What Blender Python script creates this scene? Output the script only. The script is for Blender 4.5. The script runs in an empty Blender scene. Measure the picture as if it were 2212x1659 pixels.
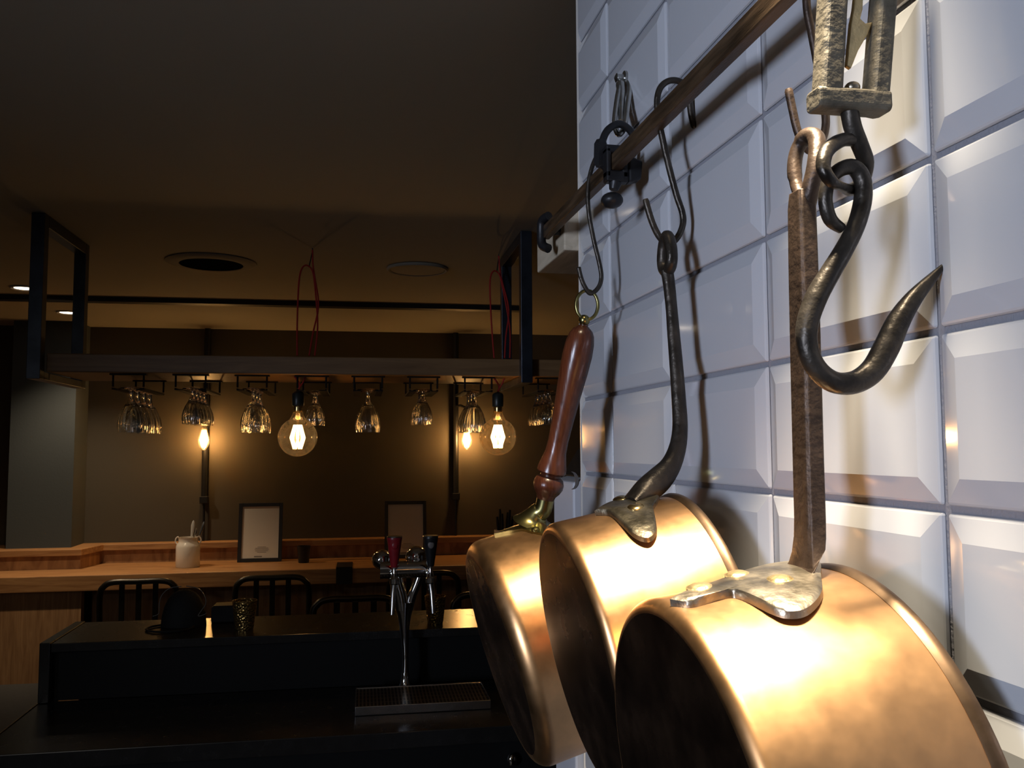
import bpy, bmesh, math, random
from mathutils import Vector, Matrix
random.seed(7)
PI=math.pi; rad=math.radians
S=bpy.context.scene; COL=S.collection
# ------------------------------------------------------------------ camera
F=1900.; W=2212.; H=1659.; EYE=1.55
CAM=Vector((0,0,EYE)); TH=rad(11.5586); PH=rad(4.1482); RO=rad(-.25)
fw=Vector((math.sin(TH)*math.cos(PH),math.cos(TH)*math.cos(PH),math.sin(PH)))
_r=Vector((math.cos(TH),-math.sin(TH),0)); _u=_r.cross(fw)
rt=_r*math.cos(RO)+_u*math.sin(RO); up=-_r*math.sin(RO)+_u*math.cos(RO)
cd=bpy.data.cameras.new('camera'); cam=bpy.data.objects.new('camera',cd); COL.objects.link(cam)
cd.sensor_fit='HORIZONTAL'; cd.sensor_width=36; cd.lens=F/W*36; cd.clip_start=.02; cd.clip_end=60
cam.matrix_world=Matrix(((rt.x,up.x,-fw.x,CAM.x),(rt.y,up.y,-fw.y,CAM.y),(rt.z,up.z,-fw.z,CAM.z),(0,0,0,1)))
S.camera=cam
S.view_settings.view_transform='Standard'; S.view_settings.look='None'
S.view_settings.exposure=0; S.view_settings.gamma=1; S.view_settings.use_curve_mapping=False
# ------------------------------------------------------------------ world + lights
w=bpy.data.worlds.new('world'); S.world=w; w.use_nodes=True
w.node_tree.nodes['Background'].inputs[0].default_value=(.30,.36,.5,1); w.node_tree.nodes['Background'].inputs[1].default_value=.35
BETA=rad(-1.9); E1=Vector((math.cos(BETA),math.sin(BETA),0)); E2=Vector((-math.sin(BETA),math.cos(BETA),0))
def bar(u,v,z): return E1*u+E2*v+Vector((0,0,z))
CEIL=2.24
def lamp(kind,name,loc,power,color,target=None,**k):
    l=bpy.data.lights.new(name,kind); l.energy=power; l.color=color
    for a,b in k.items(): setattr(l,a,b)
    o=bpy.data.objects.new(name,l); COL.objects.link(o); o.location=loc
    if target is not None: o.rotation_euler=(Vector(target)-Vector(loc)).to_track_quat('-Z','Y').to_euler()
    return o
# ceiling spot straight over the pans, extra spot aimed at the far pan, daylight window behind the camera
lamp('SPOT','spot_over_pans',(.215,.44,2.215),135,(1,.85,.62),(.232,.52,1.42),spot_size=rad(31),spot_blend=.45,shadow_soft_size=.05)
lamp('SPOT','spot_over_far_pan',(.16,.60,2.215),45,(1,.82,.56),(.20,1.0,1.38),spot_size=rad(26),spot_blend=.6,shadow_soft_size=.04)
lamp('AREA','daylight_window',(-3.24,-1.95,1.65),10,(.68,.78,1),(.3,.62,1.65),shape='RECTANGLE',size=.62,size_y=.9,spread=rad(52))
lamp('AREA','added_room_fill',(-1.6,-1.0,2.2),8,(1,.94,.84),(-1.6,-1.0,0),shape='DISK',size=.35)  # soft fill added out of view to brighten the whole room
WARM=(1,.60,.25)
GLOBES=[(-.1995,2.83,1.586),(.4345,2.83,1.586)]
WALLB=[(-.872,5.14,1.60),(.604,5.14,1.595)]
for g in GLOBES: lamp('POINT','globe_bulb_light',bar(*g),.15,WARM,shadow_soft_size=.02)
for g in WALLB: lamp('POINT','wall_bulb_light',bar(*g),13,WARM,shadow_soft_size=.02)
DOWN=[(-1.423,4.0),(-1.46,4.69)]
for d in DOWN: lamp('SPOT','downlight_light',bar(d[0],d[1],CEIL-.02),34,(1,.75,.48),bar(d[0],d[1],0),spot_size=rad(110),spot_blend=.8,shadow_soft_size=.03)
# ------------------------------------------------------------------ helpers
def ray(px,py): return rt*((px-W/2)/F)-up*((py-H/2)/F)+fw
def aty(px,py,y): d=ray(px,py); return CAM+d*(y/d.y)
def atx(px,py,x): d=ray(px,py); return CAM+d*(x/d.x)
def atv(px,py,v): d=ray(px,py); return CAM+d*(v/d.dot(E2))
def uvz(p): return Vector((p.dot(E1),p.dot(E2),p.z))
def nodes(m):
    m.use_nodes=True; nt=m.node_tree; return nt,nt.nodes['Principled BSDF']
def mat(name,col,rough=.5,metal=0,bump=0,bscale=40,vary=0,vscale=8,coat=0,rvary=0,stretch=None,col2=None,spec=None,detail=4):
    m=bpy.data.materials.new(name); nt,b=nodes(m); N=nt.nodes; L=nt.links
    b.inputs['Base Color'].default_value=(*col,1); b.inputs['Roughness'].default_value=rough; b.inputs['Metallic'].default_value=metal
    if coat: b.inputs['Coat Weight'].default_value=coat; b.inputs['Coat Roughness'].default_value=.08
    if spec is not None: b.inputs['Specular IOR Level'].default_value=spec
    tc=N.new('ShaderNodeTexCoord'); mp=N.new('ShaderNodeMapping'); L.new(tc.outputs['Object'],mp.inputs[0])
    if stretch: mp.inputs['Scale'].default_value=stretch
    if vary or rvary or col2:
        n=N.new('ShaderNodeTexNoise'); n.inputs['Scale'].default_value=vscale; n.inputs['Detail'].default_value=detail; n.inputs['Roughness'].default_value=.6
        L.new(mp.outputs[0],n.inputs['Vector'])
        r=N.new('ShaderNodeValToRGB'); r.color_ramp.elements[0].position=.3; r.color_ramp.elements[1].position=.7
        c2=col2 or tuple(min(1,c*(1+vary)) for c in col); c1=col if col2 else tuple(c*(1-vary) for c in col)
        r.color_ramp.elements[0].color=(*c1,1); r.color_ramp.elements[1].color=(*c2,1)
        L.new(n.outputs[0],r.inputs[0]); L.new(r.outputs[0],b.inputs['Base Color'])
        if rvary:
            mr=N.new('ShaderNodeMapRange'); mr.inputs[1].default_value=.3; mr.inputs[2].default_value=.7
            mr.inputs[3].default_value=max(0,rough-rvary); mr.inputs[4].default_value=rough+rvary
            L.new(n.outputs[0],mr.inputs[0]); L.new(mr.outputs[0],b.inputs['Roughness'])
    if bump:
        n2=N.new('ShaderNodeTexNoise'); n2.inputs['Scale'].default_value=bscale; n2.inputs['Detail'].default_value=3
        L.new(mp.outputs[0],n2.inputs['Vector'])
        bp=N.new('ShaderNodeBump'); bp.inputs['Strength'].default_value=bump; bp.inputs['Distance'].default_value=.002
        L.new(n2.outputs[0],bp.inputs['Height']); L.new(bp.outputs[0],b.inputs['Normal'])
    return m
def wood(name,c1,c2,scale=(1.2,14,14),rough=.45,planks=0):
    m=bpy.data.materials.new(name); nt,b=nodes(m); N=nt.nodes; L=nt.links
    tc=N.new('ShaderNodeTexCoord'); mp=N.new('ShaderNodeMapping'); mp.inputs['Scale'].default_value=scale; L.new(tc.outputs['Object'],mp.inputs[0])
    n=N.new('ShaderNodeTexNoise'); n.inputs['Scale'].default_value=3; n.inputs['Detail'].default_value=6; n.inputs['Distortion'].default_value=1.2; L.new(mp.outputs[0],n.inputs['Vector'])
    r=N.new('ShaderNodeValToRGB'); r.color_ramp.elements[0].position=.3; r.color_ramp.elements[1].position=.72
    r.color_ramp.elements[0].color=(*c1,1); r.color_ramp.elements[1].color=(*c2,1); L.new(n.outputs[0],r.inputs[0])
    L.new(r.outputs[0],b.inputs['Base Color']); b.inputs['Roughness'].default_value=rough
    bp=N.new('ShaderNodeBump'); bp.inputs['Strength'].default_value=.15; bp.inputs['Distance'].default_value=.002; L.new(n.outputs[0],bp.inputs['Height']); L.new(bp.outputs[0],b.inputs['Normal'])
    return m
def emis(name,col,s):
    m=bpy.data.materials.new(name); nt,b=nodes(m)
    b.inputs['Base Color'].default_value=(*col,1); b.inputs['Emission Color'].default_value=(*col,1); b.inputs['Emission Strength'].default_value=s
    return m
def thinglass(name,tint,fac=.10,rough=.02,edge=.35,haze=0):
    m=bpy.data.materials.new(name); m.use_nodes=True; nt=m.node_tree; N=nt.nodes; L=nt.links; N.clear()
    o=N.new('ShaderNodeOutputMaterial'); t=N.new('ShaderNodeBsdfTransparent'); g=N.new('ShaderNodeBsdfGlossy'); x=N.new('ShaderNodeMixShader')
    t.inputs[0].default_value=(*tint,1); g.inputs['Roughness'].default_value=rough; g.inputs[0].default_value=(1,1,1,1)
    lw=N.new('ShaderNodeLayerWeight'); lw.inputs[0].default_value=.35
    mr=N.new('ShaderNodeMapRange'); mr.inputs[3].default_value=fac; mr.inputs[4].default_value=fac+edge
    L.new(lw.outputs['Facing'],mr.inputs[0]); L.new(mr.outputs[0],x.inputs[0]); L.new(t.outputs[0],x.inputs[1]); L.new(g.outputs[0],x.inputs[2]); 
    if haze:
        d=N.new('ShaderNodeBsdfTranslucent'); d.inputs[0].default_value=(*tint,1); y=N.new('ShaderNodeMixShader'); y.inputs[0].default_value=haze
        L.new(x.outputs[0],y.inputs[1]); L.new(d.outputs[0],y.inputs[2]); L.new(y.outputs[0],o.inputs[0])
    else: L.new(x.outputs[0],o.inputs[0])
    return m
M={}
M['tile']=mat('glazed white tile',(.57,.58,.61),.07,bump=.05,bscale=9,coat=.5)
M['grout']=mat('grey grout',(.26,.26,.29),.9,bump=.4,bscale=400)
M['copper']=mat('brushed copper',(.72,.41,.19),.37,1,bump=.03,bscale=60,vary=.14,vscale=22,rvary=.05)
M['copper_bottom']=mat('polished copper base',(.58,.36,.23),.26,1,vary=.25,vscale=16,rvary=.05)  # same copper as the sides, coloured darker for the dark room it mirrors
M['tin']=mat('tinned inside',(.42,.38,.32),.35,1,vary=.2,vscale=20)
M['lip_shade']=mat('dark copper lip',(.20,.13,.08),.4,1,vary=.3,vscale=40)  # copper lip darkened in colour for the dark wall it reflects
M['iron']=mat('dark forged iron',(.055,.046,.037),.40,.7,bump=.5,bscale=120,vary=.45,vscale=45,rvary=.1)
M['iron_brown']=mat('brown forged iron',(.06,.038,.026),.45,.5,bump=.4,bscale=150,vary=.4,vscale=60)
M['iron_worn']=mat('worn bright iron',(.42,.36,.27),.36,.95,bump=.4,bscale=150,vary=.3,vscale=50,rvary=.08)
M['iron_mid']=mat('worn dark iron',(.17,.145,.10),.36,.9,bump=.5,bscale=140,vary=.4,vscale=45,rvary=.1)
M['cast']=mat('pitted grey cast iron',(.115,.098,.07),.62,.3,bump=.7,bscale=160,vary=.4,vscale=90)
M['rail']=mat('brown worn steel bar',(.12,.075,.042),.45,.6,bump=.2,bscale=120,vary=.6,vscale=10,stretch=(6,1.2,14),rvary=.1)
M['brass']=mat('brass',(.72,.52,.22),.22,1,vary=.15,vscale=30)
M['brass_old']=mat('greenish old brass',(.24,.21,.085),.28,1,vary=.3,vscale=30)
M['brass_pale']=mat('pale worn brass',(.80,.60,.30),.35,.9,bump=.4,bscale=200,vary=.15,vscale=60)
M['redwood']=wood('varnished red wood',(.04,.011,.005),(.085,.026,.012),(60,60,7),.25)
M['oak']=wood('oiled oak',(.24,.11,.042),(.43,.235,.10))
M['oak_v']=wood('oak panel upright grain',(.26,.14,.065),(.44,.26,.13),(14,14,1.2))
M['oak_dark']=wood('walnut board',(.16,.08,.03),(.26,.145,.06))
M['blocks']=wood('end grain wood strip',(.16,.07,.03),(.42,.22,.10),(5,5,1.5))
M['pale_wood']=wood('pale timber block',(.42,.35,.25),(.62,.53,.40),(14,2,14),.6)
M['black_metal']=mat('black painted steel',(.018,.018,.02),.42,.4,bump=.1,bscale=200)
M['blue_steel']=mat('blued raw steel tube',(.05,.058,.075),.38,.8,vary=.3,vscale=12)
M['rack']=mat('matt black rack wire',(.008,.007,.006),.7,spec=.15)
M['chair']=mat('gunmetal chair steel',(.03,.027,.024),.35,.8,vary=.3,vscale=10)
M['laminate']=mat('black bar laminate',(.014,.013,.012),.26,0,vary=.2,vscale=30,rvary=.02)
M['black_panel']=mat('black bar front',(.006,.006,.006),.5,spec=.2)
M['greytop']=mat('charcoal worktop',(.045,.043,.045),.42,vary=.2,vscale=60)
M['chrome']=mat('chrome',(.72,.72,.72),.06,1)
M['bright']=mat('bright satin steel',(.85,.84,.80),.45,.6)
M['steel']=mat('stainless steel',(.55,.54,.52),.25,1,vary=.1,vscale=40)
M['wall']=mat('dark olive wall paint',(.056,.047,.033),.75,bump=.15,bscale=90)
M['pilaster']=mat('slate blue paint',(.045,.054,.060),.75,bump=.15,bscale=90)
M['ceil']=mat('warm grey ceiling paint',(.30,.27,.21),.85,bump=.1,bscale=60)
M['shell']=mat('grey room paint',(.22,.21,.20),.8)
M['floor']=mat('dark floor tiles',(.07,.06,.055),.45,vary=.2,vscale=4)
m=bpy.data.materials.new('clear cut glass'); nt,b=nodes(m); b.inputs['Base Color'].default_value=(.98,.98,.97,1); b.inputs['Roughness'].default_value=.0
b.inputs['Transmission Weight'].default_value=1; b.inputs['IOR'].default_value=1.5; M['glass']=m
M['bulbglass']=thinglass('amber bulb glass',(1,.88,.66),.07,.02,.4,haze=.016)  # haze makes the glass glow, standing in for the filament's glare
M['fil']=emis('glowing filament',(1,.66,.30),19)
M['led']=emis('lit downlight lens',(1,.84,.62),9)
M['red']=mat('red fabric cord',(.42,.02,.015),.7)
M['socket']=mat('dark green black socket',(.015,.02,.018),.35)
M['enamel']=mat('cream white enamel',(.66,.62,.57),.25,coat=.4)
M['paper']=mat('white paper',(.72,.68,.62),.8)
M['ink']=mat('grey print',(.25,.23,.22),.8)
M['black_frame']=mat('black picture frame',(.012,.010,.010),.4)
M['leather']=mat('black soft leather',(.010,.010,.010),.7,spec=.25,bump=.4,bscale=60)
M['wire']=mat('thin grey wire',(.25,.24,.22),.3,1)
M['tapred']=mat('dark red tap handle',(.25,.012,.018),.35,vary=.2,vscale=60)
M['tapblack']=mat('black tap handle',(.012,.012,.013),.35)
M['badge']=mat('grey badge',(.16,.14,.13),.5)
M['whitebox']=mat('white appliance shell',(.62,.62,.66),.4)
M['blackplastic']=mat('black plastic',(.008,.008,.008),.6,spec=.2)
M['zinc']=mat('zinc plated steel',(.48,.48,.46),.3,1,vary=.2,vscale=60)
M['vent_dark']=mat('dark vent throat',(.008,.010,.014),.9,spec=0)  # near-black colour on a flat disc stands in for shade inside the throat
m=mat('hammered gold glass',(.34,.22,.07),.22,.9)   # voronoi hammer marks
nt=m.node_tree; b=nt.nodes['Principled BSDF']; v=nt.nodes.new('ShaderNodeTexVoronoi'); v.inputs['Scale'].default_value=170
tc=nt.nodes.new('ShaderNodeTexCoord'); nt.links.new(tc.outputs['Object'],v.inputs['Vector'])
bp=nt.nodes.new('ShaderNodeBump'); bp.inputs['Strength'].default_value=.9; bp.inputs['Distance'].default_value=.003; nt.links.new(v.outputs['Distance'],bp.inputs['Height']); nt.links.new(bp.outputs[0],b.inputs['Normal'])
M['hammer']=m
m=mat('slotted drip grille',(.36,.33,.28),.3,1)
nt=m.node_tree; b=nt.nodes['Principled BSDF']; br=nt.nodes.new('ShaderNodeTexBrick'); tc=nt.nodes.new('ShaderNodeTexCoord'); mp=nt.nodes.new('ShaderNodeMapping')
nt.links.new(tc.outputs['Object'],mp.inputs[0]); nt.links.new(mp.outputs[0],br.inputs['Vector']); mp.inputs['Rotation'].default_value=(0,0,0)
br.inputs['Scale'].default_value=1; br.inputs['Brick Width'].default_value=.009; br.inputs['Row Height'].default_value=.032; br.inputs['Mortar Size'].default_value=.0022; br.offset=0
br.inputs['Color1'].default_value=(.015,.013,.012,1); br.inputs['Color2'].default_value=(.015,.013,.012,1); br.inputs['Mortar'].default_value=(.34,.30,.25,1)
nt.links.new(br.outputs[0],b.inputs['Base Color']); M['grille']=m

MATX={}
class MB:
    def __init__(s): s.v=[]; s.f=[]
    def add(s,vs,fs):
        o=len(s.v); s.v+= [Vector(p) for p in vs]; s.f+=[[i+o for i in f] for f in fs]; return s
    def box(s,a,b,T=None):
        P=[Vector((x,y,z)) for z in (a[2],b[2]) for y in (a[1],b[1]) for x in (a[0],b[0])]
        if T: P=[T(p) for p in P]
        return s.add(P,[[0,2,3,1],[4,5,7,6],[0,1,5,4],[2,6,7,3],[0,4,6,2],[1,3,7,5]])
    def tube(s,pts,r,n=12,closed=False,asp=1,ref=None,cap=True):
        pts=[Vector(p) for p in pts]; k=len(pts)
        if not hasattr(r,'__len__'): r=[r]*k
        rings=[]; prev=None
        for i,p in enumerate(pts):
            a=pts[(i-1)%k] if (closed or i>0) else p; c=pts[(i+1)%k] if (closed or i<k-1) else p
            t=(c-a).normalized()
            if ref is not None: x=Vector(ref)
            elif prev is None: x=Vector((0,0,1)) if abs(t.z)<.9 else Vector((1,0,0))
            else: x=prev
            x=(x-t*x.dot(t)).normalized(); prev=x; y=t.cross(x)
            ri=r[i]; ra,rb=ri if hasattr(ri,'__len__') else (ri,ri*asp)
            rings.append([p+x*(ra*math.cos(q))+y*(rb*math.sin(q)) for q in [2*PI*j/n for j in range(n)]])
        vs=[q for R in rings for q in R]; fs=[]
        for i in range(k if closed else k-1):
            a=i*n; b=((i+1)%k)*n
            for j in range(n): fs.append([a+j,a+(j+1)%n,b+(j+1)%n,b+j])
        if not closed and cap: fs+= [list(range(n))[::-1],[ (k-1)*n+j for j in range(n)]]
        return s.add(vs,fs)
    def lathe(s,prof,o=(0,0,0),ax=(0,0,1),n=32,rib=0,nr=0,x0=None,capa=True,capb=True):
        o=Vector(o); ax=Vector(ax).normalized(); x=Vector(x0) if x0 is not None else (Vector((1,0,0)) if abs(ax.x)<.9 else Vector((0,1,0)))
        x=(x-ax*x.dot(ax)).normalized(); y=ax.cross(x); vs=[]; fs=[]
        for pr in prof:
            r,h=pr[0],pr[1]; rb=rib*(pr[2] if len(pr)>2 else 0)
            for j in range(n):
                q=2*PI*j/n; rr=r*(1+rb*math.cos(nr*q)); vs.append(o+ax*h+(x*math.cos(q)+y*math.sin(q))*rr)
        k=len(prof)
        for i in range(k-1):
            for j in range(n): fs.append([i*n+j,i*n+(j+1)%n,(i+1)*n+(j+1)%n,(i+1)*n+j])
        if capa: fs.append(list(range(n))[::-1])
        if capb: fs.append([(k-1)*n+j for j in range(n)])
        return s.add(vs,fs)
    def ball(s,c,r,n=20,sc=(1,1,1)):
        c=Vector(c); P=[(max(1e-4,math.sin(PI*i/12)),-math.cos(PI*i/12)) for i in range(13)]
        o=len(s.v); s.lathe([(a*r,b*r) for a,b in P],(0,0,0),n=n)
        for i in range(o,len(s.v)): q=s.v[i]; s.v[i]=c+Vector((q.x*sc[0],q.y*sc[1],q.z*sc[2]))
        return s
    def prism(s,poly,d):
        d=Vector(d); k=len(poly); P=[Vector(p) for p in poly]; P+= [p+d for p in P]
        return s.add(P,[list(range(k))[::-1],list(range(k,2*k))]+[[i,(i+1)%k,(i+1)%k+k,i+k] for i in range(k)])
    def xf(s,f): s.v=[f(p) for p in s.v]; return s
    def build(s,name,mt,parent=None,origin=None,rz=0,smooth=True,bevel=0,sub=0,ang=40,local=False):
        me=bpy.data.meshes.new(name)
        if parent is not None: mx=MATX[parent.name].copy()
        else: mx=Matrix.Translation(Vector(origin) if origin is not None else Vector((0,0,0)))@Matrix.Rotation(rz,4,'Z')
        inv=mx.inverted(); V=s.v if local else [inv@p for p in s.v]
        me.from_pydata([tuple(p) for p in V],[],s.f); me.update()
        bm=bmesh.new(); bm.from_mesh(me); bmesh.ops.recalc_face_normals(bm,faces=bm.faces); bm.to_mesh(me); bm.free()
        me.materials.append(M[mt] if isinstance(mt,str) else mt)
        o=bpy.data.objects.new(name,me); COL.objects.link(o)
        if parent is not None: o.parent=parent; MATX[o.name]=mx
        else: o.matrix_world=mx; MATX[o.name]=mx
        if bevel:
            md=o.modifiers.new('bevel','BEVEL'); md.width=bevel; md.segments=2; md.limit_method='ANGLE'; md.angle_limit=rad(35)
        if sub:
            md=o.modifiers.new('sub','SUBSURF'); md.levels=sub; md.render_levels=sub
        if smooth:
            for p in me.polygons: p.use_smooth=True
            try: me.set_sharp_from_angle(angle=rad(ang))
            except Exception: pass
        return o
def tag(o,label,cat,group=None):
    o['label']=label; o['category']=cat
    if group: o['group']=group
    return o
def thing(name,label,cat,loc,rz=0,group=None):
    o=bpy.data.objects.new(name,None); COL.objects.link(o); o.empty_display_size=.05
    mx=Matrix.Translation(Vector(loc))@Matrix.Rotation(rz,4,'Z'); o.matrix_world=mx; MATX[o.name]=mx
    return tag(o,label,cat,group)
def struct(o): o['kind']='structure'; return o
def dup(root,loc,label,group=None):
    c=root.copy(); COL.objects.link(c); c.location=loc; c['label']=label
    for ch in list(root.children):
        d=ch.copy(); COL.objects.link(d); d.parent=c
        for g in list(ch.children):
            e=g.copy(); COL.objects.link(e); e.parent=d
    return c
def B(p): return bar(*p)               # bar frame -> world
def bbox(a,b): return MB().box(a,b,B)
def smoothpath(P,sub=5):
    """Catmull-Rom through tuples/vectors (any length)"""
    P=[tuple(p) for p in P]; out=[]; n=len(P)
    for i in range(n-1):
        a,b,c,d=P[max(i-1,0)],P[i],P[i+1],P[min(i+2,n-1)]
        for k in range(sub):
            t=k/sub; out.append(tuple(.5*((2*b[j])+(c[j]-a[j])*t+(2*a[j]-5*b[j]+4*c[j]-d[j])*t*t+(3*b[j]-a[j]-3*c[j]+d[j])*t**3) for j in range(len(b))))
    out.append(P[-1]); return out

# ------------------------------------------------------------------ the room
struct(MB().box((-3.4,-2.6,-.05),(3.2,6.4,0)).build('floor','floor',smooth=False))
struct(MB().box((-3.4,-2.6,CEIL),(3.2,6.4,CEIL+.05)).build('ceiling','ceil',smooth=False))
struct(bbox((-3.4,5.25,0),(3.2,5.40,CEIL)).build('wall_back','wall',smooth=False))
wl=MB()
for a,b in (((-3.4,-2.6,0),(-3.3,-2.3,CEIL)),((-3.4,-1.6,0),(-3.3,6.2,CEIL)),((-3.4,-2.3,0),(-3.3,-1.6,1.15)),((-3.4,-2.3,2.15),(-3.3,-1.6,CEIL))): wl.box(a,b)
struct(wl.build('wall_left','shell',smooth=False))
wf=MB()
for a,b in (((-3.37,-2.3,1.15),(-3.32,-2.25,2.15)),((-3.37,-1.65,1.15),(-3.32,-1.6,2.15)),((-3.37,-2.25,1.15),(-3.32,-1.65,1.20)),((-3.37,-2.25,2.10),(-3.32,-1.65,2.15)),((-3.36,-2.25,1.63),(-3.33,-1.65,1.66))): wf.box(a,b)
struct(wf.build('window_1','enamel',smooth=False))
struct(MB().box((3.1,-2.6,0),(3.2,6.2,CEIL)).build('wall_east','shell',smooth=False))
struct(MB().box((-3.4,-2.6,0),(3.1,-2.5,CEIL)).build('wall_rear','shell',smooth=False))
# slate pilaster on the back wall
struct(bbox((-1.835,5.03,.0),(-1.515,5.25,CEIL)).build('trim_1','pilaster',smooth=False))
# tiled partition: core, grout bed, pillow-bevelled tiles
tw=struct(MB().box((.346,-.6,0),(.46,1.182,CEIL)).build('wall_right','grout',smooth=False))
t=MB(); PZ=.1026; PY=.203; g=.0021; bv=.0155; dp=.0034; X0=.3455; X1=.340
for j in range(-6,9):
    z0=1.514+PZ*j+g; z1=z0+PZ-2*g
    z1=min(z1,CEIL-.001)
    if z0>CEIL-.02: continue
    for i in range(-5,4):
        y0=.447+PY*i+g; y1=y0+PY-2*g
        if i==3: y1=1.182
        P=[]
        for (x,d) in ((X0,0),(X1+dp,.0004),(X1,bv)):
            dy=d; dz=min(d,(z1-z0)/2.2)
            P+=[(x,y0+dy,z0+dz),(x,y1-(dy if i<3 else dy*.15),z0+dz),(x,y1-(dy if i<3 else dy*.15),z1-dz),(x,y0+dy,z1-dz)]
        t.add(P,[[k*4+q,k*4+(q+1)%4,(k+1)*4+(q+1)%4,(k+1)*4+q] for k in range(2) for q in range(4)]+[[8,9,10,11]])
o=t.build('tile','tile',parent=tw,smooth=False,bevel=.0016)
struct(o)

struct(MB().box((.3392,1.1825,0),(.462,1.1865,CEIL-.0005)).build('trim_2','enamel',smooth=False,bevel=.0008))
# ------------------------------------------------------------------ rail and its supports
o=tag(MB().box((.295,-.2,1.851),(.306,1.222,1.869)).build('pot_rail','rail',origin=(.30,.5,1.86),smooth=False,bevel=.0012),'long brown steel bar running along the tiled wall, pots hang from it','rail')
e=MB().tube(smoothpath([(.3005,1.200,1.880),(.294,1.214,1.876),(.2935,1.218,1.86),(.294,1.216,1.842),(.3005,1.205,1.834)],4),.0068,10)
e.build('end_hook','black_metal',parent=o)
b=tag(MB().box((.318,1.1835,1.828),(.47,1.35,1.891)).build('wood_block','pale_wood',origin=(.39,1.25,1.86),smooth=False,bevel=.002),'pale wooden block at the end of the tiled wall behind the rail end','block')
MB().lathe([(.006,0),(.006,.012)],(.306,1.206,1.86),(1,0,0),12).build('bolt','black_metal',parent=b)
# silver snap hook on the wall
s=thing('snap_hook','small silver snap hook fixed to the tiles above the rail','hook',aty(1347,160,1.0))
pts=[aty(x,y,yy) for x,y,yy in smoothpath([(1349,162,.985),(1338,190,.96),(1331,230,.945),(1328,268,.935),(1337,291,.93),(1349,274,.93),(1355,230,.94),(1360,190,.96),(1353,165,.98)],4)]
MB().tube(pts,.0032,10,closed=True).build('hook_wire','zinc',parent=s)
MB().tube([aty(1340,182,.967),aty(1342,200,.958),aty(1342,262,.937)],[.0055,.0052,.0035],10).build('gate','zinc',parent=s)
p=atx(1352,170,.340); MB().lathe([(.009,0),(.009,.003),(.005,.004),(.0045,.010),(.0055,.012),(.002,.014)],p,(-1,0,0),16).build('wall_anchor','zinc',parent=s)
# black quick link
q=thing('quick_link','black oval screw link between the silver snap hook and the rail clamp','link',aty(1330,320,.92))
pts=[aty(x,y,.92+d) for x,y,d in smoothpath([(1298,352,-.006),(1300,312,-.006),(1312,282,-.004),(1335,268,0),(1356,277,.002),(1369,298,.004),(1366,330,.006),(1346,352,.004),(1318,368,-.002),(1298,352,-.006)],5)[:-1]]
MB().tube(pts,.0042,10,closed=True).build('link_wire','black_metal',parent=q)
MB().tube([aty(1299,303,.914),aty(1298,312,.914),aty(1297,350,.914),aty(1296,360,.914)],[.0055,.0078,.0078,.0055],6).build('screw_nut','black_metal',parent=q,smooth=False)
# clamp
c=thing('rail_clamp','black screw clamp gripping the rail, round knob hanging below','clamp',(.30,.90,1.84))
k=MB(); k.box((.2885,.894,1.842),(.2945,.908,1.876)); k.box((.2885,.894,1.8695),(.314,.908,1.879)); k.box((.3065,.894,1.842),(.314,.908,1.876)); k.box((.2885,.894,1.838),(.314,.908,1.8505))
k.build('body','black_metal',parent=c,smooth=False,bevel=.002)
k=MB().prism([(.314,.893,1.868),(.314,.893,1.838),(.328,.893,1.842),(.330,.893,1.862)],(0,.016,0)); k.build('jaw','black_metal',parent=c,smooth=False,bevel=.002)
p=aty(1322,433,.90); MB().tube([(.300,.90,1.838),(p.x+.002,.90,p.z+.012)],[.0075,.0052],10).build('screw','black_metal',parent=c)
MB().ball(p,.0122,20,(1,1,.72)).build('knob','black_metal',parent=c)

# ------------------------------------------------------------------ S hooks
def shook(name,label,px,y,r,loc,mt='iron',grp=None):
    P=[aty(a,b_,y) for a,b_ in smoothpath(px,6)]
    R=[r]*len(P); R[0]=r*.5; R[1]=r*.85; R[-1]=r*.8
    return tag(MB().tube(P,R,12,ref=(0,1,0)).build(name,mt,origin=loc),label,'hook',grp)
shook('s_hook','thin black wire hook on the rail holding the ring of the wooden handle',[(1322,392),(1324,368),(1318,340),(1303,328),(1288,340),(1276,372),(1270,412),(1272,460),(1283,520),(1295,570),(1299,600),(1292,622),(1275,634),(1261,615),(1253,592),(1250,577)],.98,.0027,aty(1285,480,.98))
shook('s_hook','dark bronze wire hook on the rail holding the middle pan by its iron handle',[(1500,277),(1494,252),(1490,222),(1487,194),(1470,177),(1448,174),(1430,185),(1421,205),(1420,235),(1428,285),(1445,360),(1461,420),(1474,460),(1475,485),(1464,512),(1446,526),(1426,514),(1408,478),(1394,430)],.775,.0031,aty(1440,350,.775))
shook('s_hook','dark wire hook in front of the rail holding the nearest pan by its flat handle',[(1872,-110),(1868,-175),(1845,-222),(1805,-228),(1768,-195),(1748,-120),(1742,0),(1753,70),(1766,140),(1779,220),(1784,265),(1776,302),(1753,326),(1735,310),(1722,280),(1711,232),(1703,192)],.52,.0027,aty(1740,100,.52),'iron_brown')

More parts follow.
